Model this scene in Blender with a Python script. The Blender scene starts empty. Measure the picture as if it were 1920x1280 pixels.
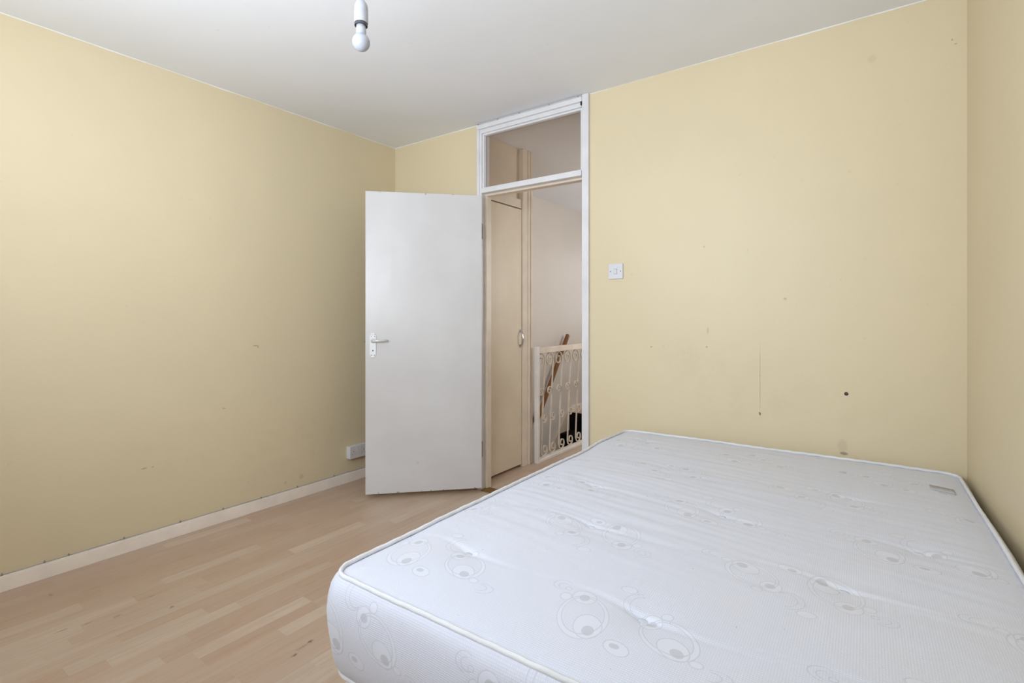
import bpy, bmesh, math, random
from mathutils import Vector, Matrix, noise
PI = math.pi
random.seed(7)
sc = bpy.context.scene
COL = sc.collection

# ------------------------------------------------------------------ camera, world, lights, exposure
cam_d = bpy.data.cameras.new('camera'); cam = bpy.data.objects.new('camera', cam_d); COL.objects.link(cam)
cam.location = (0, 0, 1.18)
cam.rotation_euler = (PI/2, 0, math.radians(35.65))
cam_d.sensor_width = 36; cam_d.lens = 955/1920*36; cam_d.shift_y = -50/1920
cam_d.clip_start = 0.02
sc.camera = cam
w = bpy.data.worlds.new('world'); sc.world = w; w.use_nodes = True
w.node_tree.nodes['Background'].inputs[0].default_value = (0.80, 0.90, 1.0, 1)
w.node_tree.nodes['Background'].inputs[1].default_value = 0.5
sc.view_settings.view_transform = 'Standard'; sc.view_settings.look = 'None'
sc.view_settings.gamma = 1; sc.view_settings.use_curve_mapping = False
sc.view_settings.exposure = 0.47
sc.cycles.max_bounces = 8; sc.cycles.diffuse_bounces = 7; sc.cycles.adaptive_threshold = .02; sc.cycles.use_denoising = True
sc.cycles.sample_clamp_indirect = 6

def area(name, loc, direction, sx, sy, power, colr):
    d = bpy.data.lights.new(name, 'AREA'); d.shape = 'RECTANGLE'; d.size = sx; d.size_y = sy
    d.energy = power; d.color = colr
    o = bpy.data.objects.new(name, d); COL.objects.link(o); o.location = loc
    o.rotation_euler = Vector(direction).to_track_quat('-Z', 'Y').to_euler()
    return o
# daylight entering by the bedroom window behind the camera and by the landing window over the stairs
area('daylight_bedroom', (-1.30, -0.545, 1.50), (-.65, 1, -.05), 1.3, 1.0, 13.5, (0.80, 0.89, 1.0))
area('ground_bounce_bedroom', (-1.15, -0.55, 1.72), (-.05, 1, 0.80), 1.7, 1.0, 56, (0.83, 0.905, 1.0))
area('daylight_landing', (-2.3, 6.66, 1.55), (0, -1, -0.1), 1.0, 1.1, 6, (1.0, 0.93, 0.86))
area('fill_landing_side', (-0.66, 4.55, 1.55), (-1, -.1, -0.05), 1.1, 1.1, 20, (1.0, 0.94, 0.88))  # fill lamp added out of view to brighten the cupboard door

# ------------------------------------------------------------------ helpers
class MB:
    def __init__(s): s.bm = bmesh.new(); s.uv = None
    def box(s, x0, x1, y0, y1, z0, z1):
        vs = [s.bm.verts.new(p) for p in ((x0,y0,z0),(x1,y0,z0),(x1,y1,z0),(x0,y1,z0),(x0,y0,z1),(x1,y0,z1),(x1,y1,z1),(x0,y1,z1))]
        for f in ((0,3,2,1),(4,5,6,7),(0,1,5,4),(1,2,6,5),(2,3,7,6),(3,0,4,7)): s.bm.faces.new([vs[i] for i in f])
        return s
    def quadprism(s, base, z0, z1):
        a = [s.bm.verts.new((x, y, z0)) for x, y in base]; b = [s.bm.verts.new((x, y, z1)) for x, y in base]
        n = len(base); s.bm.faces.new(a[::-1]); s.bm.faces.new(b)
        for i in range(n): s.bm.faces.new((a[i], a[(i+1)%n], b[(i+1)%n], b[i]))
        return s
    def lathe(s, prof, segs=40, M=None):          # prof: (r, z)
        M = M or Matrix(); rings = []
        for r, z in prof:
            if r < 1e-6: rings.append([s.bm.verts.new(M @ Vector((0, 0, z)))])
            else: rings.append([s.bm.verts.new(M @ Vector((r*math.cos(2*PI*k/segs), r*math.sin(2*PI*k/segs), z))) for k in range(segs)])
        for a, b in zip(rings, rings[1:]):
            for k in range(segs):
                k2 = (k+1) % segs
                if len(a) == 1 and len(b) == 1: continue
                if len(a) == 1: s.bm.faces.new((a[0], b[k], b[k2]))
                elif len(b) == 1: s.bm.faces.new((a[k], a[k2], b[0]))
                else: s.bm.faces.new((a[k], a[k2], b[k2], b[k]))
        return s
    def sweep(s, path, rx, rn, side, segs=8, closed=False, square=False):
        """sweep an ellipse (rx along 'side', rn across) or a rectangle along path"""
        side = Vector(side).normalized(); n = len(path); rings = []
        P = [Vector(p) for p in path]
        for i, p in enumerate(P):
            if closed: t = P[(i+1) % n] - P[i-1]
            else: t = P[min(i+1, n-1)] - P[max(i-1, 0)]
            t.normalize(); sd = (side - t*side.dot(t))
            sd = sd.normalized() if sd.length > 1e-4 else t.orthogonal().normalized()
            nn = t.cross(sd).normalized()
            k1 = rx[i] if isinstance(rx, list) else rx; k2 = rn[i] if isinstance(rn, list) else rn
            if square: c = [(k1, k2), (-k1, k2), (-k1, -k2), (k1, -k2)]
            else: c = [(k1*math.cos(2*PI*k/segs), k2*math.sin(2*PI*k/segs)) for k in range(segs)]
            rings.append([s.bm.verts.new(p + sd*a + nn*b) for a, b in c])
        m = len(rings[0]); prs = list(zip(rings, rings[1:]))
        if closed: prs.append((rings[-1], rings[0]))
        for a, b in prs:
            for k in range(m): s.bm.faces.new((a[k], a[(k+1)%m], b[(k+1)%m], b[k]))
        if not closed: s.bm.faces.new(rings[0][::-1]); s.bm.faces.new(rings[-1])
        return s
    def build(s, name, mat, parent=None, smooth=False, bevel=0, loc=None, angle=None):
        bmesh.ops.recalc_face_normals(s.bm, faces=s.bm.faces)
        me = bpy.data.meshes.new(name); s.bm.to_mesh(me); s.bm.free()
        o = bpy.data.objects.new(name, me); COL.objects.link(o)
        if mat: me.materials.append(mat)
        if smooth: me.polygons.foreach_set('use_smooth', [True]*len(me.polygons))
        if parent: o.parent = parent
        if loc: o.location = loc
        if bevel:
            m = o.modifiers.new('bevel', 'BEVEL'); m.width = bevel; m.segments = 2; m.limit_method = 'ANGLE'
        return o

def empty(name, loc=(0,0,0), rz=0):
    o = bpy.data.objects.new(name, None); COL.objects.link(o); o.location = loc; o.rotation_euler = (0,0,rz); o.empty_display_size = .05
    return o
def tag(o, label, cat, group=None, kind=None):
    o['label'] = label; o['category'] = cat
    if group: o['group'] = group
    if kind: o['kind'] = kind
    return o
def loc_of(o, x, y, z): return (x-o.location.x, y-o.location.y, z-o.location.z)

# ------------------------------------------------------------------ node helpers
def lin(c): return tuple(((v/255)/12.92 if v/255 <= .04045 else ((v/255+.055)/1.055)**2.4) for v in c) + (1,)
class NT:
    def __init__(s, name, group=False):
        if group: s.t = bpy.data.node_groups.new(name, 'ShaderNodeTree')
        else:
            s.m = bpy.data.materials.new(name); s.m.use_nodes = True; s.t = s.m.node_tree
            s.p = s.t.nodes['Principled BSDF']
    def n(s, typ, **k):
        nd = s.t.nodes.new(typ)
        for a, v in k.items(): setattr(nd, a, v)
        return nd
    def l(s, a, b): s.t.links.new(a, b)
    def _in(s, sock, v):
        if isinstance(v, bpy.types.NodeSocket): s.l(v, sock)
        elif v is not None: sock.default_value = v
    def math(s, op, a, b=None, c=None, clamp=False):
        nd = s.n('ShaderNodeMath', operation=op); nd.use_clamp = clamp
        for i, v in enumerate((a, b, c)): s._in(nd.inputs[i], v)
        return nd.outputs[0]
    def vmath(s, op, a, b=None, out=0):
        nd = s.n('ShaderNodeVectorMath', operation=op)
        s._in(nd.inputs[0], a); s._in(nd.inputs[1], b)
        return nd.outputs[out]
    def mix(s, f, a, b, blend='MIX'):
        nd = s.n('ShaderNodeMix', data_type='RGBA', blend_type=blend)
        s._in(nd.inputs[0], f); s._in(nd.inputs[6], a); s._in(nd.inputs[7], b)
        return nd.outputs[2]
    def noise(s, vec, scale, detail=3, rough=.5):
        nd = s.n('ShaderNodeTexNoise'); s._in(nd.inputs['Vector'], vec)
        nd.inputs['Scale'].default_value = scale; nd.inputs['Detail'].default_value = detail; nd.inputs['Roughness'].default_value = rough
        return nd.outputs[0]
    def ramp(s, f, a, b):        # smooth 0..1 between a and b
        nd = s.n('ShaderNodeMapRange', interpolation_type='SMOOTHSTEP')
        s._in(nd.inputs[0], f); nd.inputs[1].default_value = a; nd.inputs[2].default_value = b
        return nd.outputs[0]
    def bump(s, h, strength, dist):
        nd = s.n('ShaderNodeBump'); s._in(nd.inputs['Height'], h); nd.inputs['Strength'].default_value = strength; nd.inputs['Distance'].default_value = dist
        s.l(nd.outputs[0], s.p.inputs['Normal'])
    def obj(s): return s.n('ShaderNodeTexCoord').outputs['Object']
    def scale(s, v, k): return s.vmath('MULTIPLY', v, k)

def basic(name, rgb, rough=.5, metal=0, var=.04, bump=0, bscale=60, spec=.5):
    t = NT(name); c = lin(rgb)
    v = t.obj(); f = t.noise(v, 9, 4)
    dark = tuple(x*(1-var*2) for x in c[:3])+(1,); light = tuple(min(1, x*(1+var)) for x in c[:3])+(1,)
    t.l(t.mix(t.ramp(f, .3, .7), dark, light), t.p.inputs['Base Color'])
    t.p.inputs['Roughness'].default_value = rough; t.p.inputs['Metallic'].default_value = metal
    t.p.inputs['Specular IOR Level'].default_value = spec
    if bump: t.bump(t.noise(v, bscale, 3), bump, .002)
    return t.m

def wall_mat(name, rgb, marks, edge=True, smudge=None, rough=.45):
    """painted plaster; marks: (centre, radii, strength, rgb)"""
    t = NT(name); v = t.obj(); c = lin(rgb)
    col = t.mix(t.ramp(t.noise(v, 1.3, 3), .35, .7), tuple(x*.965 for x in c[:3])+(1,), c)
    spk = t.ramp(t.noise(v, 34, 2), .70, .78)
    col = t.mix(t.math('MULTIPLY', spk, .10), col, lin((150,140,120)))
    if smudge:
        nz = t.noise(v, 11, 5, .65)
        for ctr, rad, st in smudge:
            d = t.vmath('LENGTH', t.vmath('DIVIDE', t.vmath('SUBTRACT', v, ctr), rad), out=1)
            f = t.math('MULTIPLY', t.math('SUBTRACT', 1, t.ramp(d, .1, 1.0)), t.ramp(nz, .42, .72))
            col = t.mix(t.math('MULTIPLY', f, st*.45), col, lin((176,160,130)))
    if marks: wob = t.scale(t.vmath('SUBTRACT', t.n_noise_vec(v, 140), (.5,.5,.5)), (.006,)*3)
    for ctr, rad, st, mc in marks:
        d = t.vmath('LENGTH', t.vmath('DIVIDE', t.vmath('SUBTRACT', t.vmath('ADD', v, wob), ctr), rad), out=1)
        col = t.mix(t.math('MULTIPLY', t.math('SUBTRACT', 1, t.ramp(d, .5, 1.1)), st), col, lin(mc))
    if edge:      # ceiling paint cut in unevenly over the top of the wall
        sep = t.n('ShaderNodeSeparateXYZ'); t.l(v, sep.inputs[0])
        z = t.math('ADD', sep.outputs[2], t.math('MULTIPLY', t.noise(v, 3.5, 4), .016))
        col = t.mix(t.ramp(z, 2.4735, 2.475), col, lin((226,226,222)))
    t.l(col, t.p.inputs['Base Color']); t.p.inputs['Roughness'].default_value = rough
    t.p.inputs['Specular IOR Level'].default_value = .3
    t.bump(t.math('ADD', t.noise(v, 5, 4), t.math('MULTIPLY', t.noise(v, 90, 2), .12)), .35, .006)
    return t.m
def _nv(s, v, sc_):
    nd = s.n('ShaderNodeTexNoise'); s._in(nd.inputs['Vector'], v); nd.inputs['Scale'].default_value = sc_; nd.inputs['Detail'].default_value = 2
    return nd.outputs[1]
NT.n_noise_vec = _nv

CREAM = (214, 200, 169)
DK = (70, 62, 55); GR = (120, 108, 90)
m_wall_back = wall_mat('cream wall paint back', CREAM, [
    ((-.458,2.681,.706),(.005,.05,.009),.8,DK), ((-.458,2.681,.87),(.0025,.05,.19),.35,GR),
    ((-.995,2.681,1.007),(.008,.05,.005),.5,GR), ((-.705,2.681,1.017),(.006,.05,.006),.5,GR),
    ((-.351,2.681,1.255),(.008,.05,.008),.35,GR), ((-.718,2.681,1.528),(.007,.05,.007),.3,GR),
    ((.243,2.681,2.279),(.004,.05,.004),.6,GR), ((.254,2.681,2.26),(.005,.05,.004),.5,GR),
    ((-.019,2.681,2.28),(.02,.05,.02),.12,GR), ((-.120,2.681,.568),(.018,.05,.008),.55,DK), ((-.125,2.681,.60),(.022,.05,.035),.14,GR),
    ((-.70,2.681,1.10),(.007,.05,.02),.25,GR)],
    smudge=[((-.72,2.681,.95),(.42,.6,.2),.30), ((-.45,2.681,.75),(.7,.6,.18),.28), ((-1.2,2.681,1.36),(.2,.5,.25),.2)])
m_wall_left = wall_mat('cream wall paint left', CREAM, [
    ((-3.037,1.592,.994),(.05,.022,.004),.55,GR), ((-3.037,1.605,.985),(.05,.007,.004),.6,DK),
    ((-3.037,1.016,.397),(.05,.016,.005),.45,GR), ((-3.037,1.054,.396),(.05,.006,.004),.5,GR),
    ((-3.037,1.407,.646),(.05,.012,.005),.4,GR), ((-3.037,1.889,.131),(.05,.02,.02),.2,GR), ((-3.037,1.78,.12),(.05,.012,.012),.2,GR)],
    smudge=[((-3.037,1.9,.35),(.5,.8,.3),.28), ((-3.037,1.2,.5),(.5,.5,.25),.2)])
m_wall_right = wall_mat('cream wall paint right', CREAM, [])
m_hall = wall_mat('white hall paint', (212,205,198), [], edge=False)
m_ceil = wall_mat('white ceiling paint', (233,235,240), [((.0,0,0),(.001,.001,.001),0,GR)], edge=False, rough=.7)
m_trim = basic('white gloss trim', (216,215,218), .32, var=.03, bump=.25, bscale=25)
m_skirt = basic('aged off-white gloss skirting', (236,227,217), .4, var=.03, bump=.2, bscale=20)
m_hallgloss = basic('yellowed gloss', (216,202,184), .35, var=.03, bump=.2, bscale=20)
m_hallgloss2 = basic('yellowed door gloss', (212,198,176), .4, var=.03, bump=.2, bscale=12)
m_iron = basic('white painted iron', (215,203,188), .45, var=.05)
m_postw = basic('white painted post', (226,220,214), .4, var=.03)
m_dark = basic('dark gap', (30,26,22), .8)
m_wood = basic('varnished handrail', (140,92,48), .3, var=.15)
m_brass = basic('worn brass strip', (150,112,40), .38, metal=.75, var=.15)
m_chrome = basic('chrome', (200,202,205), .18, metal=1)
m_plateal = basic('white enamel handle plate', (232,235,240), .28, var=.01)
m_leverm = basic('satin lever', (214,214,212), .3, metal=.25, var=.02)
m_plastic = basic('white plastic', (206,208,213), .3, var=.01)
m_socket = basic('aged white plastic', (214,210,210), .35, var=.02)
m_black = basic('black plastic', (25,25,28), .4)
m_carpet = basic('black stair carpet', (26,22,20), .95, var=.3, bump=.6, bscale=300, spec=.1)
m_cablem = basic('grey cable', (170,168,166), .5)
m_clip = basic('cable clip', (150,146,138), .5)
m_divan = basic('white divan cloth', (225,228,235), .85, var=.02, bump=.3, bscale=400, spec=.2)
m_screw = basic('dull screw', (110,105,95), .4, metal=.7)
m_hinge = basic('painted hinge', (150,138,120), .45, var=.1)

def door_mat():
    t = NT('white gloss door paint'); v = t.obj(); sep = t.n('ShaderNodeSeparateXYZ'); t.l(v, sep.inputs[0])
    col = t.mix(t.ramp(t.noise(v, 2.2, 3), .35, .7), lin((203,201,202)), lin((209,208,209)))
    for z0, sgn in ((.0, 1), (1.943, -1)):     # chips knocked out of the paint along both short edges
        d = t.math('MULTIPLY', t.math('SUBTRACT', sep.outputs[2], z0), sgn)
        wv = t.noise(v, 34, 3, .7)
        lim = t.math('MULTIPLY', t.ramp(wv, .56, .70), .010)
        col = t.mix(t.math('MULTIPLY', t.math('LESS_THAN', d, lim), .8), col, lin((88,76,62)))
    for c_, r_, s_ in (((.42,-.04,.19),(.012,.1,.012),.25), ((.45,-.04,.12),(.006,.1,.012),.15), ((.7,-.04,.35),(.006,.1,.006),.15)):
        dd = t.vmath('LENGTH', t.vmath('DIVIDE', t.vmath('SUBTRACT', v, c_), r_), out=1)
        col = t.mix(t.math('MULTIPLY', t.math('SUBTRACT', 1, t.ramp(dd, .3, 1)), s_), col, lin((130,125,120)))
    t.l(col, t.p.inputs['Base Color']); t.p.inputs['Roughness'].default_value = .3
    t.bump(t.noise(t.scale(v, (1,1,.6)), 14, 3), .35, .003)
    return t.m
m_door = door_mat()

def floor_mat():
    t = NT('three strip beech laminate'); v = t.obj(); sep = t.n('ShaderNodeSeparateXYZ'); t.l(v, sep.inputs[0])
    X, Y = sep.outputs[0], sep.outputs[1]
    xr = t.math('DIVIDE', t.math('ADD', X, 10.02), .064); row = t.math('FLOOR', xr)
    wn = t.n('ShaderNodeTexWhiteNoise', noise_dimensions='1D'); t.l(row, wn.inputs['W'])
    yl = t.math('ADD', t.math('DIVIDE', t.math('ADD', Y, 10), .43), t.math('MULTIPLY', wn.outputs[0], 7.3))
    blk = t.math('FLOOR', yl)
    cb = t.n('ShaderNodeCombineXYZ'); t.l(row, cb.inputs[0]); t.l(blk, cb.inputs[1])
    w2 = t.n('ShaderNodeTexWhiteNoise', noise_dimensions='2D'); t.l(cb.outputs[0], w2.inputs['Vector'])
    cr = t.n('ShaderNodeValToRGB'); t.l(w2.outputs[0], cr.inputs[0]); e = cr.color_ramp.elements
    e[0].position = 0; e[0].color = lin((182,156,136)); e[1].position = 1; e[1].color = lin((198,180,161))
    for p, c in ((.2,(184,160,140)), (.45,(186,163,143)), (.7,(188,167,148)), (.85,(191,173,155))):
        q = e.new(p); q.color = lin(c)
    # grain
    off = t.scale(w2.outputs[1], (0, 9, 3))
    gv = t.vmath('ADD', t.scale(v, (60, 3.2, 1)), off)
    g = t.noise(gv, 1.0, 5, .6)
    col = t.mix(t.math('MULTIPLY', t.ramp(g, .35, .75), .33), cr.outputs[0], lin((168,140,117)))
    g2 = t.noise(t.vmath('ADD', t.scale(v, (22, 5, 1)), off), 1.0, 3)
    col = t.mix(t.math('MULTIPLY', t.ramp(g2, .55, .72), .30), col, lin((178,138,114)))
    # seams between strips (faint) and between boards (every third strip)
    fx = t.math('FRACT', xr); fb = t.math('FRACT', t.math('DIVIDE', xr, 3))
    seam = t.math('LESS_THAN', fb, .008)
    col = t.mix(t.math('MULTIPLY', seam, .3), col, lin((140,110,85)))
    # scuffs and small dark dirt marks
    wob = t.scale(t.vmath('SUBTRACT', t.n_noise_vec(v, 90), (.5,.5,.5)), (.016,)*3)
    for (cx, cy), (rx, ry), st in (((-1.665,1.071),(.008,.016),.75),((-1.643,.995),(.007,.012),.7),((-2.478,.565),(.006,.03),.4),
            ((-2.455,.638),(.005,.022),.4),((-2.315,.87),(.008,.012),.6),((-2.42,.72),(.01,.02),.3),((-2.831,.611),(.02,.01),.3),((-2.474,.857),(.006,.012),.3),((-1.66,1.035),(.004,.03),.4)):
        d = t.vmath('LENGTH', t.vmath('DIVIDE', t.vmath('SUBTRACT', t.vmath('ADD', v, wob), (cx, cy, 0)), (rx, ry, 1)), out=1)
        col = t.mix(t.math('MULTIPLY', t.math('SUBTRACT', 1, t.ramp(d, .4, 1.1)), st), col, lin((100,78,60)))
    t.l(col, t.p.inputs['Base Color']); t.p.inputs['Roughness'].default_value = .36
    t.p.inputs['Specular IOR Level'].default_value = .35
    t.bump(g, .08, .001)
    return t.m
m_floor = floor_mat()

def fabric_group():
    g = NT('scroll_motif', group=True)
    g.t.interface.new_socket('Vector', in_out='INPUT', socket_type='NodeSocketVector')
    for o in ('Line', 'Fill', 'Pupil'): g.t.interface.new_socket(o, in_out='OUTPUT', socket_type='NodeSocketFloat')
    gi = g.n('NodeGroupInput'); go = g.n('NodeGroupOutput'); V = gi.outputs[0]
    def ell(c, r, ang=0):
        q = g.vmath('SUBTRACT', V, (c[0], c[1], 0))
        if ang:
            nd = g.n('ShaderNodeVectorRotate', rotation_type='Z_AXIS'); g.l(q, nd.inputs[0]); nd.inputs['Angle'].default_value = math.radians(-ang); q = nd.outputs[0]
        return q, g.vmath('LENGTH', g.vmath('DIVIDE', q, (r[0], r[1], 1)), out=1)
    LW = .0012
    lines, fills, pups = [], [], []
    def ring(c, r, ang=0, cut=None, fill=False):
        q, d = ell(c, r, ang)
        h = LW/((r[0]+r[1])/2)
        m = g.math('LESS_THAN', g.math('ABSOLUTE', g.math('SUBTRACT', d, 1)), h)
        if cut is not None:      # keep only the side of the ring facing direction 'cut'
            dd = g.vmath('DOT_PRODUCT', g.vmath('SUBTRACT', V, (c[0], c[1], 0)), (math.cos(math.radians(cut)), math.sin(math.radians(cut)), 0), out=1)
            m = g.math('MULTIPLY', m, g.math('GREATER_THAN', dd, -.35*min(r)))
        lines.append(m)
        if fill: fills.append(g.math('LESS_THAN', d, 1))
    def pup(c, r, ang=0):
        q, d = ell(c, r, ang); pups.append(g.math('LESS_THAN', d, 1))
    def tr(org, sc_, rot, mir):
        c, s_ = math.cos(math.radians(rot)), math.sin(math.radians(rot))
        def f(p, r, ang=0):
            x, y = p[0]*mir, p[1]
            return (org[0]+sc_*(x*c-y*s_), org[1]+sc_*(x*s_+y*c)), (r[0]*sc_, r[1]*sc_), ang*mir+rot
        return f
    def loop(f):
        """closed loop of double line carrying an eyed disc, with a large eye inside it and a bud outside"""
        for p, r, a_ in (((-.004,-.002), (.052,.070), 18), ((-.006,.002), (.043,.060), 18)):
            q, d = ell(*f(p, r, a_)); c_, rr, an = f(p, r, a_)
            lines.append(g.math('LESS_THAN', g.math('ABSOLUTE', g.math('SUBTRACT', d, 1)), LW/((rr[0]+rr[1])/2)))
            if r[0] > .05: outer = d
            else: fills.append(g.math('MULTIPLY', g.math('LESS_THAN', outer, 1), g.math('GREATER_THAN', d, 1)))
        ring(*f((-.030,.058), (.026,.024)), fill=True); pup(*f((-.029,.056), (.011,.012)))
        ring(*f((.018,-.026), (.028,.037), 20), fill=True); pup(*f((.024,-.038), (.012,.015), 15))
        ring(*f((-.066,.040), (.012,.013)), fill=True)
    loop(tr((-.085,-.02), 1.0, 0, 1))
    loop(tr((.075,.0), .92, 75, -1))
    ring((.005,-.075), (.026,.018), -15, fill=True); pup((.0,-.072), (.010,.007))
    # loose tendrils
    ring((-.175,.055), (.024,.019), 0, cut=160); ring((-.170,.053), (.016,.012), 0, cut=200); ring((-.160,.049), (.007,.006))
    ring((-.010,.080), (.030,.036), 0, cut=200); ring((-.003,.080), (.023,.029), 0, cut=200)
    ring((-.045,.118), (.018,.012), 10, fill=True)
    ring((.175,-.055), (.028,.018), 10, cut=20); ring((.168,-.055), (.018,.011), 10, cut=0)
    ring((.140,-.04), (.012,.009), fill=True)
    def mx(L):
        a = L[0]
        for b in L[1:]: a = g.math('MAXIMUM', a, b)
        return a
    for i, L in enumerate((lines, fills, pups)): g.l(mx(L), go.inputs[i])
    return g.t
motif = fabric_group()

def fabric_mat():
    t = NT('patterned mattress ticking'); uvn = t.n('ShaderNodeUVMap'); uvn.uv_map = 'UVMap'; uv = uvn.outputs[0]
    T = (.50, .68, 1)
    outs = []
    for off, sgn in (((-.41,.95,0),(1,1,1)), ((-.17,1.30,0),(-1,-1,1))):
        q = t.vmath('ADD', t.vmath('SUBTRACT', uv, off), (5*T[0]+T[0]/2, 5*T[1]+T[1]/2, 0))
        q = t.vmath('SUBTRACT', t.vmath('MODULO', q, T), (T[0]/2, T[1]/2, 0))
        q = t.vmath('MULTIPLY', q, sgn)
        gn = t.n('ShaderNodeGroup'); gn.node_tree = motif; t.l(q, gn.inputs[0]); outs.append(gn.outputs)
    def mx(i): return t.math('MAXIMUM', outs[0][i], outs[1][i])
    line, fill, pupil = mx(0), mx(1), mx(2)
    sep = t.n('ShaderNodeSeparateXYZ'); t.l(uv, sep.inputs[0])
    k = 2*PI/.0046
    wx = t.math('SINE', t.math('MULTIPLY', sep.outputs[0], k)); wy = t.math('SINE', t.math('MULTIPLY', sep.outputs[1], k))
    waf = t.math('MULTIPLY', t.math('MAXIMUM', wx, wy), t.math('SUBTRACT', 1, t.math('MAXIMUM', fill, line)))
    plain = t.math('SUBTRACT', 1, t.math('MAXIMUM', fill, t.math('MAXIMUM', line, pupil)))
    base = lin((214,217,230))
    col = t.mix(t.math('MULTIPLY', t.ramp(waf, -.2, 1), .26), base, lin((180,184,198)))
    col = t.mix(t.math('MULTIPLY', fill, .55), col, lin((213,216,228)))
    col = t.mix(t.math('MULTIPLY', line, .5), col, lin((176,180,192)))
    col = t.mix(t.math('MULTIPLY', pupil, .75), col, lin((184,187,196)))
    # faint yellowing and specks
    ob = t.obj()
    col = t.mix(t.math('MULTIPLY', t.ramp(t.noise(ob, 2.3, 3), .52, .75), .14), col, lin((214,208,190)))
    sp = t.ramp(t.noise(ob, 70, 1), .81, .82)
    col = t.mix(t.math('MULTIPLY', sp, .5), col, lin((130,130,135)))
    t.l(col, t.p.inputs['Base Color']); t.p.inputs['Roughness'].default_value = .8
    t.p.inputs['Specular IOR Level'].default_value = .25
    t.p.inputs['Sheen Weight'].default_value = .15
    t.bump(t.math('ADD', t.math('MULTIPLY', waf, .35), t.math('MULTIPLY', fill, .6)), .5, .0010)
    return t.m
m_fabric = fabric_mat()
m_tape = basic('white ribbed binding tape', (221,223,228), .7, var=.03, bump=.4, bscale=350, spec=.25)

m_tuft = basic('grey white tuft cord', (196,199,206), .7, var=.08, bump=.5, bscale=500, spec=.2)
def glass_mat(name, tint):
    t = NT(name); nt = t.t
    tr = t.n('ShaderNodeBsdfTransparent'); tr.inputs[0].default_value = tint + (1,)
    gl = t.n('ShaderNodeBsdfGlossy'); gl.inputs['Roughness'].default_value = .02
    fr = t.n('ShaderNodeFresnel'); ge = t.n('ShaderNodeNewGeometry')      # no total reflection inside the unrefracted pane
    t.l(t.math('ADD', 1.5, t.math('MULTIPLY', ge.outputs['Backfacing'], 1/1.5-1.5)), fr.inputs[0])
    mx = t.n('ShaderNodeMixShader'); t.l(fr.outputs[0], mx.inputs[0]); t.l(tr.outputs[0], mx.inputs[1]); t.l(gl.outputs[0], mx.inputs[2])
    t.l(mx.outputs[0], nt.nodes['Material Output'].inputs[0])
    return t.m
m_glass = glass_mat('grimy transom glass', (.90,.87,.84))
m_glass2 = glass_mat('window glass', (.97,.98,.98))

def structure(o, label, cat): return tag(o, label, cat, kind='structure')

# ------------------------------------------------------------------ setting: bedroom shell
CZ = 2.47; BY = 2.681; LX = -3.037; NY = -.41
def rwx(y): return .288 + (BY-y)*.042
b = MB().quadprism([(LX-.12, NY-.12), (rwx(NY-.12)+.12, NY-.12), (rwx(2.72)+.12, 2.72), (LX-.12, 2.72)], -.12, 0)
b.box(LX+.84, -.80, 2.72, 6.60, -.12, 0); b.box(LX-.12, LX+.84, 2.72, 3.40, -.12, 0); b.box(LX-.12, LX+.84, 5.39, 6.60, -.12, 0)
structure(b.build('floor', m_floor), 'pale beech three strip laminate floor of the bedroom and landing', 'floor')
b = MB().box(LX-.12, .65, NY-.12, 6.72, CZ, CZ+.1)
structure(b.build('ceiling', m_ceil), 'plain white painted ceiling with slightly uneven edges', 'ceiling')
b = MB().box(LX-.12, LX, NY-.12, 2.755, 0, CZ)
structure(b.build('wall_left', m_wall_left), 'long cream yellow painted wall with socket and skirting', 'wall')
b = MB().quadprism([(rwx(BY), BY), (rwx(NY-.12), NY-.12), (rwx(NY-.12)+.12, NY-.12), (rwx(BY)+.12, BY)], 0, CZ)
structure(b.build('wall_right', m_wall_right), 'cream yellow painted wall at the right edge beside the mattress', 'wall')
b = MB().box(LX, -2.20, BY, 2.755, 0, CZ); b.box(-1.385, rwx(BY)+.12, BY, 2.755, 0, CZ)
structure(b.build('wall_back', m_wall_back), 'cream yellow painted wall with doorway, light switch and dark marks', 'wall')
WX0, WX1, WZ0, WZ1 = -2.00, -.30, 1.00, 2.24
b = MB().box(LX, WX0, NY-.12, NY, 0, CZ); b.box(WX1, rwx(NY), NY-.12, NY, 0, CZ)
b.box(WX0, WX1, NY-.12, NY, 0, WZ0); b.box(WX0, WX1, NY-.12, NY, WZ1, CZ)
structure(b.build('wall_near', m_wall_right), 'cream wall with the window behind the camera', 'wall')
def window(name, x0, x1, z0, z1, y, label, mull):
    r = structure(empty(name, ((x0+x1)/2, y, z0)), label, 'window')
    b = MB()
    for a in ((x0,x0+.05,z0,z1), (x1-.05,x1,z0,z1), (x0+.05,x1-.05,z0,z0+.05), (x0+.05,x1-.05,z1-.05,z1)):
        b.box(a[0], a[1], y-.03, y+.03, a[2], a[3])
    for m in mull: b.box(m-.02, m+.02, y-.025, y+.025, z0+.05, z1-.05)
    o = b.build('window_frame', m_trim, r); o.matrix_parent_inverse = Matrix.Translation(-Vector(r.location))
    o = MB().box(x0+.045, x1-.045, y-.003, y+.003, z0+.045, z1-.045).build('window_pane', m_glass2, r); o.matrix_parent_inverse = Matrix.Translation(-Vector(r.location))
window('window_1', WX0, WX1, WZ0, WZ1, NY-.05, 'wide white framed bedroom window behind the camera', [-1.15])

def keep(o, r):        # the mesh was built in world coordinates
    o.matrix_parent_inverse = r.matrix_basis.inverted(); return o

# skirting boards
b = MB().box(LX, LX+.013, NY, BY, 0, .062); b.box(LX, LX+.010, NY, BY, .062, .068)
structure(b.build('baseboard_left', m_skirt, bevel=.0015), 'off white skirting board along the left wall', 'baseboard')
b = MB().box(LX+.013, -2.232, BY-.013, BY, 0, .066); b.box(-1.36, .28, BY-.013, BY, 0, .066)
structure(b.build('baseboard_back', m_skirt, bevel=.0015), 'off white skirting board along the back wall', 'baseboard')

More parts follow.
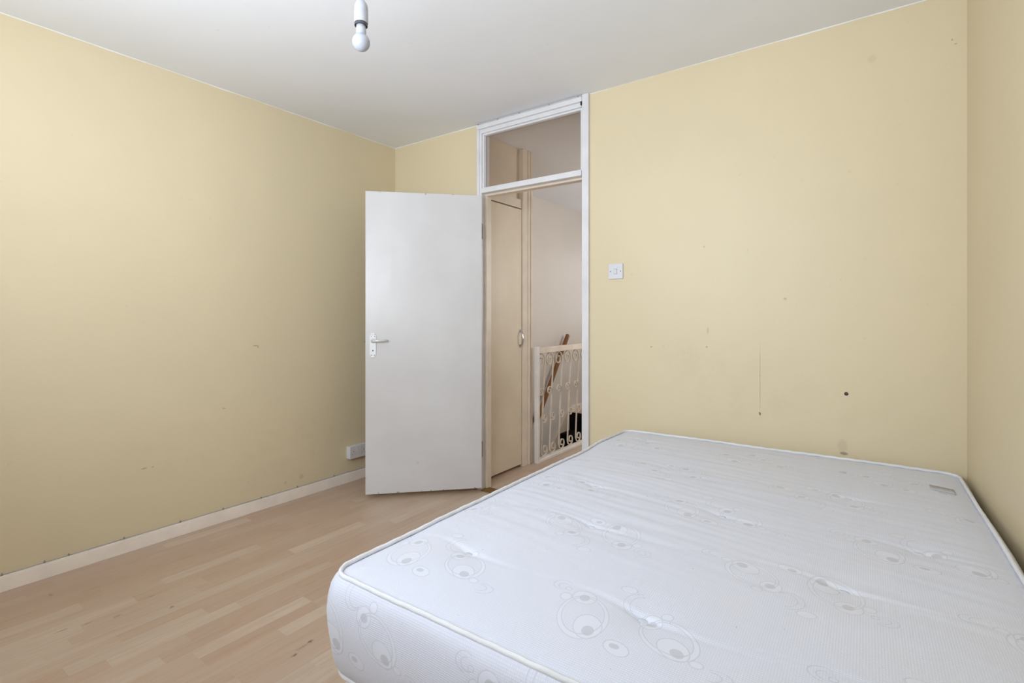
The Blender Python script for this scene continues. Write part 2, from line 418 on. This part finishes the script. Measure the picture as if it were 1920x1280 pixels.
# landing beyond the doorway
SY = 3.40; HX = -2.2
b = MB().box(LX-.12, LX, 2.755, 6.72, -2.7, CZ)
structure(b.build('wall_stairwell', m_hall), 'white wall of the stairwell beyond the landing railing', 'wall')
b = MB().box(LX, -1.9, 6.60, 6.72, -2.7, CZ) if False else MB()
b.box(LX, -2.85, 6.60, 6.72, -.12, CZ); b.box(-1.75, -.68, 6.60, 6.72, -.12, CZ); b.box(-2.85, -1.75, 6.60, 6.72, -.12, .95); b.box(-2.85, -1.75, 6.60, 6.72, 2.15, CZ)
structure(b.build('wall_landing_end', m_hall), 'white end wall of the landing', 'wall')
b = MB().box(-.80, -.68, 2.755, 4.0, 0, CZ); b.box(-.80, -.68, 5.1, 6.60, 0, CZ); b.box(-.80, -.68, 4.0, 5.1, 0, .95); b.box(-.80, -.68, 4.0, 5.1, 2.15, CZ)
structure(b.build('wall_landing_side', m_hall), 'white side wall of the landing', 'wall')
structure(MB().box(HX, HX+.04, SY-.02, 5.43, -2.7, -.12).build('wall_stair_side', m_hall), 'white stairwell side wall below the landing edge', 'wall')
structure(MB().box(LX, HX, SY-.10, SY, -2.7, -.12).build('wall_stair_near', m_hall), 'white stairwell wall below the cupboard', 'wall')
structure(MB().box(LX, HX, 5.43, 5.5, -2.7, -.12).build('wall_stair_far', m_hall), 'white wall behind the upper stairs', 'wall')
structure(MB().box(LX, HX, SY-.1, 5.5, -2.76, -2.7).build('floor_lower', m_floor), 'lower storey floor at the foot of the stairwell', 'floor')
r3 = structure(empty('added_side_window', (-.74, 4.55, .95)), 'white framed unseen window added in the landing side wall for light', 'window')  # unseen window, added as an opening for the landing fill lamp
b = MB()
for a in ((4.0,4.05,.95,2.15), (5.05,5.1,.95,2.15), (4.05,5.05,.95,1.0), (4.05,5.05,2.10,2.15)): b.box(-.77, -.71, a[0], a[1], a[2], a[3])
o = b.build('window_frame', m_trim, r3); o.matrix_parent_inverse = r3.matrix_basis.inverted()
o = MB().box(-.743, -.737, 4.045, 5.055, .995, 2.105).build('window_pane', m_glass2, r3); o.matrix_parent_inverse = r3.matrix_basis.inverted()
window('window_2', -2.85, -1.75, .95, 2.15, 6.64, 'white framed landing window at the far end over the stairs', [])
b = MB().box(LX, LX+.012, 5.39, 6.60, 0, .07)
structure(b.build('baseboard_landing', m_skirt), 'off white skirting board on the far landing wall', 'baseboard')

# stair flight
st = tag(empty('staircase', (-2.62, 5.39, -2.7)), 'black carpeted stairs going down behind the white railing', 'stairs')
for k in range(9):
    yt = 5.41-.235*k; z = -.20*(k+1)
    if yt-.235 < SY+.02: break
    b = MB().box(LX+.026, HX-.045, yt-.25, min(yt, 5.40), z-.22, z)
    keep(b.build('step', m_carpet, st, bevel=.012), st)
keep(MB().box(LX+.026, HX-.045, 5.385, 5.425, -.22, .004).build('top_riser', m_carpet, st, bevel=.006), st)
b = MB(); path = []
y0, y1 = 5.425, 3.5
pts = [(y0, .10), (y0, -.25), (5.41-.235*8, -.20*9-.3), (5.41-.235*8, -.20*9+.05)]
vs0 = [b.bm.verts.new((LX+.002, y, z)) for y, z in pts]; vs1 = [b.bm.verts.new((LX+.024, y, z)) for y, z in pts]
b.bm.faces.new(vs0); b.bm.faces.new(vs1[::-1])
for i in range(4): b.bm.faces.new((vs0[i], vs0[(i+1)%4], vs1[(i+1)%4], vs1[i]))
keep(b.build('wall_string', m_hallgloss, st), st)

# handrail on the stairwell wall
hr = tag(empty('handrail', (LX+.07, 5.30, 0)), 'sloping brown wooden handrail on the white stairwell wall', 'handrail')
A = Vector((LX+.075, 5.26, .945)); B = Vector((LX+.075, 4.57, .02))
keep(MB().sweep([A, A.lerp(B, .5), B], .018, .021, (1,0,0), square=True).build('rail', m_wood, hr, bevel=.006), hr)
for f in (.12, .88):
    p = A.lerp(B, f)
    b = MB().sweep([(LX+.001, p.y, p.z-.09), (LX+.05, p.y, p.z-.09), (LX+.072, p.y, p.z-.03)], .006, .006, (0,1,0))
    b.box(LX, LX+.006, p.y-.02, p.y+.02, p.z-.12, p.z-.06)
    keep(b.build('bracket', m_hinge, hr, smooth=False), hr)

# cupboard on the landing: boxed wall, frame, door
CX = -2.245
b = MB().box(LX, CX-.04, 2.755, SY-.01, 0, CZ)
structure(b.build('wall_cupboard', m_hallgloss2), 'yellowed cupboard partition on the landing', 'wall')
fr = structure(empty('trim_1', (CX, 3.08, 0)), 'yellowed wooden frame around the narrow landing cupboard door', 'door frame')
b = MB(); b.box(CX-.04, CX+.005, 2.757, 2.862, 0, CZ); b.box(CX-.04, CX+.012, 3.262, 3.325, 0, CZ); b.box(CX-.04, CX-.002, 2.862, 3.262, 2.006, 2.075); b.box(CX-.04, CX-.028, 2.862, 3.262, 2.075, CZ)
keep(b.build('frame_board', m_hallgloss, fr, bevel=.003), fr)
b = MB(); b.box(CX-.04, CX+.020, 3.327, 3.352, 0, CZ); b.box(CX-.04, CX+.004, 3.352, 3.366, 0, CZ); b.box(CX-.04, CX+.015, 3.366, 3.392, 0, CZ)
keep(b.build('corner_moulding', m_hallgloss, fr, bevel=.004), fr)
cd = structure(empty('door_2', (CX, 3.262, 0)), 'narrow beige cupboard door with a small chrome pull on the landing', 'door')
def cup_mat():
    t = NT('beige cupboard gloss'); v = t.obj()
    col = t.mix(t.ramp(t.noise(v, 3, 3), .35, .7), lin((212,198,176)), lin((220,206,184)))
    for c_, r_, s_ in (((0,3.155,1.075),(.1,.008,.016),.5), ((0,3.12,1.062),(.1,.016,.005),.3), ((0,3.08,1.04),(.1,.01,.004),.25)):
        d = t.vmath('LENGTH', t.vmath('DIVIDE', t.vmath('SUBTRACT', v, c_), r_), out=1)
        col = t.mix(t.math('MULTIPLY', t.math('SUBTRACT', 1, t.ramp(d, .3, 1)), s_), col, lin((110,98,80)))
    t.l(col, t.p.inputs['Base Color']); t.p.inputs['Roughness'].default_value = .38
    t.bump(t.noise(v, 14, 3), .3, .003)
    return t.m
keep(MB().box(CX-.030, CX, 2.866, 3.258, .022, 1.995).build('door_panel', cup_mat(), cd, bevel=.002), cd)
path = []
for i in range(17):
    f = i/16; path.append((CX+.004+.026*math.sin(PI*f)**.6, 3.235, 1.055-.115*f))
ch = keep(MB().sweep(path, .006, .004, (0,1,0)).build('door_pull', m_chrome, cd, smooth=True), cd); ch['label'] = 'small chrome bow pull'
b = MB()
for z in (1.055, .94): b.box(CX-.001, CX+.005, 3.226, 3.244, z-.012, z+.012)
keep(b.build('pull_foot', m_chrome, cd, bevel=.002), cd)

# landing railing
rl = tag(empty('landing_railing', (HX, SY, 0)), 'white wrought iron scroll railing guarding the stairwell on the landing', 'railing')
keep(MB().box(HX-.018, HX+.018, SY-.005, SY+.024, 0, .925).build('post', m_postw, rl, bevel=.002), rl)
keep(MB().box(HX-.022, HX+.022, 5.36, 5.40, 0, .925).build('post', m_postw, rl, bevel=.002), rl)
keep(MB().box(HX-.024, HX+.024, SY+.024, 5.36, .872, .918).build('top_rail', m_iron, rl, bevel=.004), rl)
keep(MB().box(HX-.035, HX+.020, SY+.024, 5.36, 0, .022).build('bottom_rail', m_postw, rl, bevel=.003), rl)
def scroll(cy, ct, cb, r1, r2, shift):
    """S shaped strip: spiral at the top curls left, spiral at the foot curls right"""
    pts = []
    n = 26; turns = 1.35
    for i in range(n+1):
        f = i/n; a = (1-f)*turns*2*PI; r = r1*(.28+.72*f)
        pts.append((HX, cy+r*math.cos(a), ct+r*math.sin(a)*1.05))
    x0 = cy+r1; x1 = cy+shift-r2
    m = 10
    for i in range(1, m):
        f = i/m; e = f*f*(3-2*f)*.35+f*.65
        pts.append((HX, x0+(x1-x0)*e, ct+(cb-ct)*f))
    cy2 = cy+shift
    for i in range(n+1):
        f = i/n; a = PI + f*turns*2*PI; r = r2*(1-.72*f)
        pts.append((HX, cy2+r*math.cos(a), cb+r*math.sin(a)*1.05))
    return pts
k = 0
y = 3.596-.149
while y < 5.25:
    for nm, args in (('scroll', (y, .812, .340, .060, .038, .055)), ('scroll', (y+.002, .555, .084, .036, .050, .052))):
        if nm == 'scroll' and args[0]-args[3] < SY+.02: 
            args = (args[0]+.02,)+args[1:]
        p = scroll(*args)
        b = MB().sweep(p, .006, .0028, (1,0,0), square=True)
        keep(b.build('iron_scroll', m_iron, rl), rl)
    y += .149

# ------------------------------------------------------------------ bedroom door frame with fanlight
df = structure(empty('trim_2', (-1.78, BY, 0)), 'white full height door frame with a glazed fanlight above the doorway', 'door frame')
# left casing (outer), frame jamb, stop
b = MB(); b.box(-2.205, -2.183, 2.662, BY+.002, 0, 2.452); b.box(-1.405, -1.363, 2.660, BY+.002, 0, CZ-.001)
keep(b.build('casing', m_trim, df, bevel=.003), df)
b = MB(); b.box(-2.20, -2.168, 2.670, 2.755, 0, CZ); b.box(-1.412, -1.385, 2.672, 2.755, 0, CZ); b.box(-2.168, -1.412, 2.670, 2.755, 2.402, CZ)
keep(b.build('jamb', m_trim, df, bevel=.002), df)
b = MB(); b.box(-2.203, -1.405, 2.655, 2.672, 2.428, 2.458)
keep(b.build('head_casing', m_trim, df, bevel=.004), df)
b = MB(); b.box(-2.168, -1.412, 2.664, 2.755, 1.998, 2.030)
keep(b.build('transom_bar', m_trim, df, bevel=.003), df)
b = MB(); b.box(-2.168, -2.150, 2.705, 2.755, 0, 1.984); b.box(-1.430, -1.412, 2.705, 2.755, 0, 1.984); b.box(-2.168, -1.412, 2.705, 2.755, 1.984, 1.998)
o = keep(b.build('door_stop', m_hallgloss, df, bevel=.002), df)
b = MB(); b.box(-2.168, -2.155, 2.680, 2.706, 2.030, 2.402); b.box(-1.424, -1.412, 2.680, 2.706, 2.030, 2.402); b.box(-2.155, -1.424, 2.680, 2.706, 2.389, 2.402); b.box(-2.155, -1.424, 2.680, 2.706, 2.030, 2.038)
b.box(-2.155, -2.146, 2.714, 2.73, 2.038, 2.389)
keep(b.build('glazing_bead', m_trim, df, bevel=.002), df)
keep(MB().box(-2.160, -1.418, 2.707, 2.711, 2.034, 2.396).build('fanlight_pane', m_glass, df), df)
b = MB()
b.box(-1.412, -1.404, 2.653, 2.6605, 2.405, 2.428)
keep(b.build('chip', m_dark, df, bevel=.002), df)

th = tag(MB().box(-2.166, -1.414, 2.652, 2.735, 0, .006).build('threshold_strip', m_brass, bevel=.003), 'flat brass coloured threshold strip across the bedroom doorway', 'threshold')

# door leaf, hinged on the left jamb and folded back into the room
ang = math.radians(180-134.35+180)          # local +x runs from the hinge to the free edge
dr = structure(empty('door_1', (-2.136, 2.634, .0295)), 'white flush bedroom door standing wide open with a lever handle', 'door')
dr.rotation_euler = (0, 0, math.radians(-134.35))
LW_ = .748; LH = 1.943
# local axes: x along the leaf, +y is the side facing the camera
b = MB().box(0, LW_, -.040, 0, 0, LH)
m_door.node_tree  # object coordinates start at the hinge foot
leaf = b.build('door_leaf', m_door, dr, bevel=.002)
def lp(x, yy, z): return Vector((x, yy, z))
hx = LW_-.047; hz = .905
for sg, nm in ((1, 'front'), (-1, 'rear')):
    off = 0 if sg == 1 else -.040
    b = MB()
    y0, y1 = sorted((off, off+sg*.006))
    b.box(hx-.020, hx+.020, y0, y1, hz-.018, hz+.116)
    y0, y1 = sorted((off, off+sg*.0085))
    b.box(hx-.013, hx+.013, y0, y1, hz+.116, hz+.128); b.box(hx-.013, hx+.013, y0, y1, hz-.028, hz-.018)
    pl = b.build('handle_plate', m_plateal, dr, bevel=.003); pl['label'] = 'white lever handle backplate'
    z = hz+.080
    path = [(hx, off, z), (hx, off+sg*.028, z), (hx-.010, off+sg*.038, z), (hx-.040, off+sg*.041, z+.001), (hx-.070, off+sg*.038, z+.002), (hx-.084, off+sg*.030, z+.001), (hx-.092, off+sg*.016, z)]
    b = MB().sweep(path, [.009,.009,.009,.008,.007,.0065,.0055], [.009,.009,.008,.006,.005,.005,.004], (0,0,1), segs=12)
    M = Matrix.Translation((hx, off, z)) @ Matrix.Rotation(-sg*PI/2, 4, 'X')
    b.lathe([(0,.0), (.015,.0), (.015,.010), (.011,.013), (0,.013)], 24, M)
    b.build('lever', m_leverm, pl, smooth=True)
    M = Matrix.Translation((hx, off+sg*.0055, hz+.016)) @ Matrix.Rotation(-sg*PI/2, 4, 'X')
    MB().lathe([(0,0), (.0042,0), (.0042,.0012), (0,.0012)], 16, M).build('privacy_hole', m_black, pl)
    b = MB()
    for dx in (-.010, .010):
        for zz in (hz+.106, hz-.012):
            M = Matrix.Translation((hx+dx, off+sg*.0055, zz)) @ Matrix.Rotation(-sg*PI/2, 4, 'X')
            b.lathe([(0,0), (.0030,0), (.0028,.0012), (0,.0016)], 12, M)
    b.build('screw', m_screw, pl)
MB().box(LW_-.001, LW_+.010, -.026, -.014, hz+.068, hz+.090).build('latch_bolt', m_screw, dr, bevel=.002)
for z in (.20, 1.66):
    b = MB(); b.lathe([(0,0), (.006,0), (.006,.10), (0,.10)], 14, Matrix.Translation((-.006, -.036, z)))
    b.box(-.004, .004, -.036, -.006, z, z+.10)
    b.build('hinge', m_hinge, dr)

# ------------------------------------------------------------------ light switch
sw = tag(empty('light_switch', (-1.199, BY, 1.425)), 'square white single light switch on the cream wall right of the doorway', 'light switch')
MB().box(-.043, .043, -.0085, 0, -.043, .043).build('switch_plate', m_plastic, sw, bevel=.0025)
b = MB().box(-.0085, .0085, -.0125, -.0080, -.013, .013)
rk = b.build('rocker', m_plastic, sw, bevel=.001); rk.rotation_euler = (math.radians(5), 0, 0)
MB().box(-.0105, .0105, -.0090, -.0084, -.016, .015).build('rocker_gap', basic('grey recess', (168,168,174), .6), sw)
for x in (-.030, .030):
    M = Matrix.Translation((x, -.0082, 0)) @ Matrix.Rotation(PI/2, 4, 'X')
    MB().lathe([(0,0), (.0032,0), (.0030,.0010), (0,.0013)], 16, M).build('screw', m_screw, sw)

# ------------------------------------------------------------------ double socket
so = tag(empty('double_socket', (LX, 2.308, .211)), 'white surface mounted double socket on the left wall just above the skirting', 'socket')
MB().box(0, .034, -.073, .073, -.0430, .0430).build('back_box', m_plastic, so, bevel=.002)
MB().box(.034, .041, -.0735, .0735, -.0435, .0435).build('face_plate', m_socket, so, bevel=.002)
for y in (-.015, .015):
    r_ = MB().box(.0405, .0440, y-.006, y+.006, .012, .030).build('rocker', m_plastic, so, bevel=.001); r_.rotation_euler = (0, 0, 0)
for yc in (-.043, .043):
    b = MB(); b.box(.0405, .0415, yc-.002, yc+.002, .002, .010); b.box(.0405, .0415, yc-.0145, yc-.0085, -.014, -.0105); b.box(.0405, .0415, yc+.0085, yc+.0145, -.014, -.0105)
    b.build('pin_slots', m_black, so)

# ------------------------------------------------------------------ cables with clips
def cable(name, p0, p1, clips, axis, label, nrm):
    r = tag(empty(name, p0), label, 'cable')
    n = 40; path = []
    P0, P1 = Vector(p0), Vector(p1)
    for i in range(n+1):
        p = P0.lerp(P1, i/n); p.z += .0012*noise.noise(p*6.0); path.append(p)
    keep(MB().sweep(path, .0022, .0022, (0,0,1), segs=6).build('cable_run', m_cablem, r, smooth=True), r)
    for c in clips:
        p = Vector(p0); p[axis] = c; b = MB()
        if axis == 1:
            b.box(p.x-.003, p.x+.004, p.y-.004, p.y+.004, p.z-.002, p.z+.0045); b.box(p.x-.003, p.x+.006, p.y-.0015, p.y+.0015, p.z+.004, p.z+.0085)
        else:
            b.box(p.x-.004, p.x+.004, p.y-.004, p.y+.003, p.z-.002, p.z+.0045); b.box(p.x-.0015, p.x+.0015, p.y-.006, p.y+.003, p.z+.002, p.z+.005)
        keep(b.build('cable_clip', m_clip, r, bevel=.0008), r)
    return r
cable('phone_cable', (LX+.0035, NY+.02, .0705), (LX+.0035, 2.67, .0705), [.497,.634,.718,.931,1.182,1.402,1.622,1.858,2.132,2.40], 1, 'thin grey cable clipped along the top of the left skirting board', None)
cable('frame_cable', (-2.195, 2.6635, 2.4605), (-1.412, 2.6635, 2.4615), [-2.19,-2.024,-1.852,-1.629,-1.432], 0, 'thin grey cable clipped along the top of the bedroom door frame', None)

# wall plug left in the plaster
M = Matrix.Translation((-.111, BY+.001, .832)) @ Matrix.Rotation(PI/2, 4, 'X')
wp = MB().lathe([(0,0), (.0085,0), (.0080,.0022), (.0045,.0028), (0,.0030)], 14, M).build('wall_plug', basic('dark grey plug', (70,63,58), .7), smooth=False)
tag(wp, 'small dark plug stuck in the cream wall above the mattress', 'wall plug')

# ------------------------------------------------------------------ pendant light
m_holder = basic('old white plastic', (168,170,177), .3, var=.03)
pd = tag(empty('pendant_light', (-1.318, 1.024, CZ)), 'bare white bulb in a plain white pendant holder under the ceiling', 'lamp')
MB().lathe([(0,0), (.045,0), (.045,-.012), (.030,-.026), (.012,-.032), (0,-.032)], 32).build('ceiling_rose', m_plastic, pd, smooth=True)
MB().lathe([(0,-.030), (.0032,-.030), (.0032,-.305), (0,-.305)], 12).build('cord', m_plastic, pd, smooth=True)
holder = MB().lathe([(0,-.298), (.0055,-.2985), (.0075,-.301), (.0125,-.306), (.0175,-.313), (.0206,-.322), (.0215,-.336), (.0209,-.3375), (.0209,-.339), (.0215,-.3405), (.0215,-.373), (.0205,-.375), (.0185,-.375)], 40).build('lamp_holder', m_holder, pd, smooth=True)
MB().lathe([(.0185,-.372), (.0200,-.374), (.0200,-.3835), (.0175,-.3835), (.0150,-.379), (0,-.379)], 40).build('skirt_ring', basic('dark grey ring', (58,58,62), .5), holder, smooth=False)
prof = [(0,-.375), (.0145,-.375), (.0150,-.395), (.0158,-.402)]
cz_ = -.4345; R_ = .0272
for i in range(22):
    a = math.radians(56 - i*(146/21)); prof.append((R_*math.cos(a), cz_+R_*math.sin(a)))
prof[-1] = (0, cz_-R_)
def bulb_mat():
    t = NT('opal bulb'); t.p.inputs['Base Color'].default_value = lin((166,169,179)); t.p.inputs['Roughness'].default_value = .25
    t.p.inputs['Subsurface Weight'].default_value = .3; t.p.inputs['Subsurface Radius'].default_value = (.02,.02,.02); t.p.inputs['Subsurface Scale'].default_value = .5
    return t.m
MB().lathe(prof, 40).build('bulb', bulb_mat(), pd, smooth=True)

# ------------------------------------------------------------------ divan base and mattress
HA, HB, RC = .683, .93, .052           # half width, half length, corner radius
MC = (-.412, 1.695); MROT = math.radians(.9); MZ = .312; MT = .243
def rrect(ha, hb, r, step=.012, rseg=14):
    pts = []
    for cx, cy, a0 in ((ha-r, -hb+r, -90), (ha-r, hb-r, 0), (-ha+r, hb-r, 90), (-ha+r, -hb+r, 180)):
        for i in range(rseg+1):
            a = math.radians(a0+90*i/rseg); pts.append((cx+r*math.cos(a), cy+r*math.sin(a)))
    out = []
    for i, p in enumerate(pts):
        q = pts[(i+1) % len(pts)]; d = math.dist(p, q); n = max(1, int(d/step))
        if d < 1e-6: continue
        for j in range(n): out.append((p[0]+(q[0]-p[0])*j/n, p[1]+(q[1]-p[1])*j/n))
    return out
def edge_h(a, b_):
    v = Vector((a*2.6, b_*2.6, 3.1)); h = .004*noise.noise(v) + .0015*noise.noise(v*4)
    # the right-hand edge sits a little proud, the left edge dips and lifts near the far end
    h += .016*max(0, min(1, (a-.3)/.35))*math.exp(-((b_+.05)/.55)**2)
    h += .004*math.exp(-((b_-.62)/.10)**2)*(1 if a < -.5 else 0) - .005*math.exp(-((b_-.40)/.12)**2)*(1 if a < -.5 else 0)
    return h
TUFTS_W = [(-.387,1.0),(-.06,1.361),(-.863,1.013),(-.674,1.339),(-.383,1.634),(-.823,1.656),(-.674,2.015),(-.08,2.041),(.086,1.683),(-.442,2.403),(-.11,2.37),(-.929,2.40),(.09,1.01)]
cs, sn = math.cos(-MROT), math.sin(-MROT)
TUFTS = [((x-MC[0])*cs-(y-MC[1])*sn, (x-MC[0])*sn+(y-MC[1])*cs) for x, y in TUFTS_W]
DEEP = [1.0, .9, .85, .9, .7, .75, .45, .6, .7, .3, .35, .3, .8]
def top_h(a, b_):
    de = min(HA-abs(a), HB-abs(b_))
    h = MT-.007+edge_h(a, b_)*(math.exp(-max(de,0)/.25))
    h += .016*(1-math.exp(-max(de, 0)/.055))
    h += .010*(1-(a/HA)**4)*(1-(b_/HB)**4)
    for (ta, tb), dp in zip(TUFTS, DEEP):
        da, db = a-ta, b_-tb; r = math.hypot(da, db)
        if r < .45:
            h -= dp*(max(0,.0095*math.exp(-(r/.026))) + .004*math.exp(-(r/.07)**2))
            ln = db + da*.25 - .9*da*abs(da)            # crease line, slightly bowed
            fall = math.exp(-abs(da)/.085)
            h -= dp*.0048*fall*math.exp(-(ln/.008)**2)
            h += dp*.0034*fall*(1 if ln > 0 else -1)*min(1, abs(ln)/.009)*math.exp(-abs(ln)/.045)
    q = noise.noise(Vector((a*2.4+5, b_*17, .3)))*.55 + noise.noise(Vector((a*3.0, b_*34+a*6, 4.3)))*.35
    q2 = noise.noise(Vector((a*1.5, b_*1.5, 9)))
    fade = min(1, max(0, de/.12))*min(1, max(0, (b_+.70)/.35))
    h += .0068*q*fade*(.7+.6*q2) + .004*q2*fade
    return h
def sq2rr(a, b_):
    """pull the square corners of the grid in onto the rounded outline"""
    ca, cb = HA-RC, HB-RC
    if abs(a) > ca and abs(b_) > cb:
        u, v = (abs(a)-ca)/RC, (abs(b_)-cb)/RC
        x, y = u*math.sqrt(1-v*v/2), v*math.sqrt(1-u*u/2)
        return math.copysign(ca+RC*x, a), math.copysign(cb+RC*y, b_)
    return a, b_
ma = empty('mattress', (MC[0], MC[1], MZ), MROT)
tag(ma, 'white patterned double mattress with tufts and white taped edges', 'mattress')
def top_panel():
    na, nb = 330, 450
    bm = bmesh.new(); uvl = bm.loops.layers.uv.new('UVMap')
    G = []; UVW = []
    for j in range(nb+1):
        row = []
        for i in range(na+1):
            a, b_ = sq2rr(-HA+2*HA*i/na, -HB+2*HB*j/nb)
            row.append(bm.verts.new((a, b_, top_h(a, b_))))
        G.append(row)
    for j in range(nb):
        for i in range(na):
            f = bm.faces.new((G[j][i], G[j][i+1], G[j+1][i+1], G[j+1][i]))
            for lp_ in f.loops:
                p = lp_.vert.co; lp_[uvl].uv = (p.x+MC[0], p.y+MC[1])
            f.smooth = True
    me = bpy.data.meshes.new('top_panel'); bm.to_mesh(me); bm.free(); me.materials.append(m_fabric)
    o = bpy.data.objects.new('top_panel', me); COL.objects.link(o); o.parent = ma
    return o
top_panel()
def side_panel():
    ring = rrect(HA, HB, RC); n = len(ring)
    bm = bmesh.new(); uvl = bm.loops.layers.uv.new('UVMap')
    cum = [0]
    for i in range(n): cum.append(cum[-1]+math.dist(ring[i], ring[(i+1)%n]))
    # outward normals
    prof = [(0.0,.000),(.02,.006),(.06,.015),(.12,.022),(.22,.027),(.35,.030),(.5,.031),(.65,.029),(.78,.024),(.88,.017),(.95,.008),(1.0,-.002)]
    rows = []
    for i, (x, y) in enumerate(ring):
        px, py = ring[i-1]; qx, qy = ring[(i+1)%n]; tx, ty = qx-px, qy-py; L = math.hypot(tx, ty); nx, ny = ty/L, -tx/L
        e = edge_h(x, y); col_ = []
        for f, off in prof:
            k_ = 1+.35*noise.noise(Vector((x*3, y*3, f*2)))
            col_.append(bm.verts.new((x+nx*off*k_, y+ny*off*k_, (MT+e)*(1-f)+.004*f)))
        rows.append(col_)
    m = len(prof)
    for i in range(n):
        i2 = (i+1) % n
        for j in range(m-1):
            f = bm.faces.new((rows[i][j+1], rows[i2][j+1], rows[i2][j], rows[i][j])); f.smooth = True
            zz = [prof[j+1][0], prof[j+1][0], prof[j][0], prof[j][0]]; uu = [cum[i], cum[i+1], cum[i+1], cum[i]]
            for lp_, a_, z_ in zip(f.loops, uu, zz): lp_[uvl].uv = (a_-.075, (1-z_)*MT*1.05+.79)
    bottom = bm.faces.new([rows[i][m-1] for i in range(n)][::-1])
    me = bpy.data.meshes.new('side_panel'); bm.to_mesh(me); bm.free(); me.materials.append(m_fabric)
    o = bpy.data.objects.new('side_panel', me); COL.objects.link(o); o.parent = ma
side_panel()
def tape(z, out, nm, hw, th_, follow, label):
    ring = rrect(HA+out, HB+out, RC+out)
    path = [(x, y, z+(edge_h(x, y) if follow else 0)+.0006*math.sin(i*1.3)) for i, (x, y) in enumerate(ring)]
    o = MB().sweep(path, hw, th_, (0,0,1), segs=10, closed=True).build(nm, m_tape, ma, smooth=True); o['label'] = label
tape(MT-.001, .0015, 'edge_tape', .0062, .0056, True, 'white binding tape along the upper edge')
tape(MT-.0120, .0045, 'edge_tape', .0028, .0030, True, 'thin second seam below the upper edge tape')
tape(.007, .0015, 'edge_tape', .0065, .0065, False, 'white binding tape along the lower edge')
for (ta, tb), dp in zip(TUFTS, DEEP):
    z = top_h(ta, tb)
    b = MB(); b.lathe([(0,.0055), (.004,.005), (.0085,.0035), (.0105,.001), (.0095,-.002)], 20, Matrix.Translation((ta, tb, z+.0008)) @ Matrix.Diagonal((1.25,.75,1,1)))
    b.build('tuft', m_tuft, ma, smooth=True)
# small woven label near the far right corner
def label_mat():
    t = NT('grey woven label'); v = t.obj()
    wv = t.n('ShaderNodeTexWave'); wv.inputs['Scale'].default_value = 130; wv.inputs['Distortion'].default_value = 3; t.l(v, wv.inputs['Vector'])
    t.l(t.mix(t.math('MULTIPLY', wv.outputs[1], .6), lin((205,206,212)), lin((120,122,132))), t.p.inputs['Base Color']); t.p.inputs['Roughness'].default_value = .7
    return t.m
la, lb = (.187-MC[0])*cs-(2.344-MC[1])*sn, (.187-MC[0])*sn+(2.344-MC[1])*cs
bm_ = MB(); n = 8
for i in range(n):
    for j in range(2):
        xs = [la-.034+.068*(i+q)/n for q in (0,1)]; ys = [lb-.036+.072*(j+q)/2 for q in (0,1)]
        vs = [bm_.bm.verts.new((x, y, top_h(x, y)+.0012)) for x, y in ((xs[0],ys[0]),(xs[1],ys[0]),(xs[1],ys[1]),(xs[0],ys[1]))]
        bm_.bm.faces.new(vs)
bmesh.ops.remove_doubles(bm_.bm, verts=bm_.bm.verts, dist=1e-5)
lo = bm_.build('woven_label', label_mat(), ma, smooth=True); lo['label'] = 'small grey woven label'
sm = lo.modifiers.new('thickness', 'SOLIDIFY'); sm.thickness = .0004; sm.offset = 1

dv = tag(empty('divan_base', (MC[0], MC[1], 0), MROT), 'white cloth divan base under the mattress', 'bed base')
ring = rrect(HA-.008, HB-.008, .05, step=.05)
MB().quadprism(ring, .035, MZ-.004).build('base_box', m_divan, dv, bevel=.008)
for sx in (-1, 1):
    for sy in (-1, 1):
        MB().lathe([(0,0), (.022,0), (.024,.004), (.024,.030), (.012,.036), (0,.036)], 20, Matrix.Translation((sx*(HA-.12), sy*(HB-.12), 0))).build('castor_foot', m_black, dv, smooth=True)
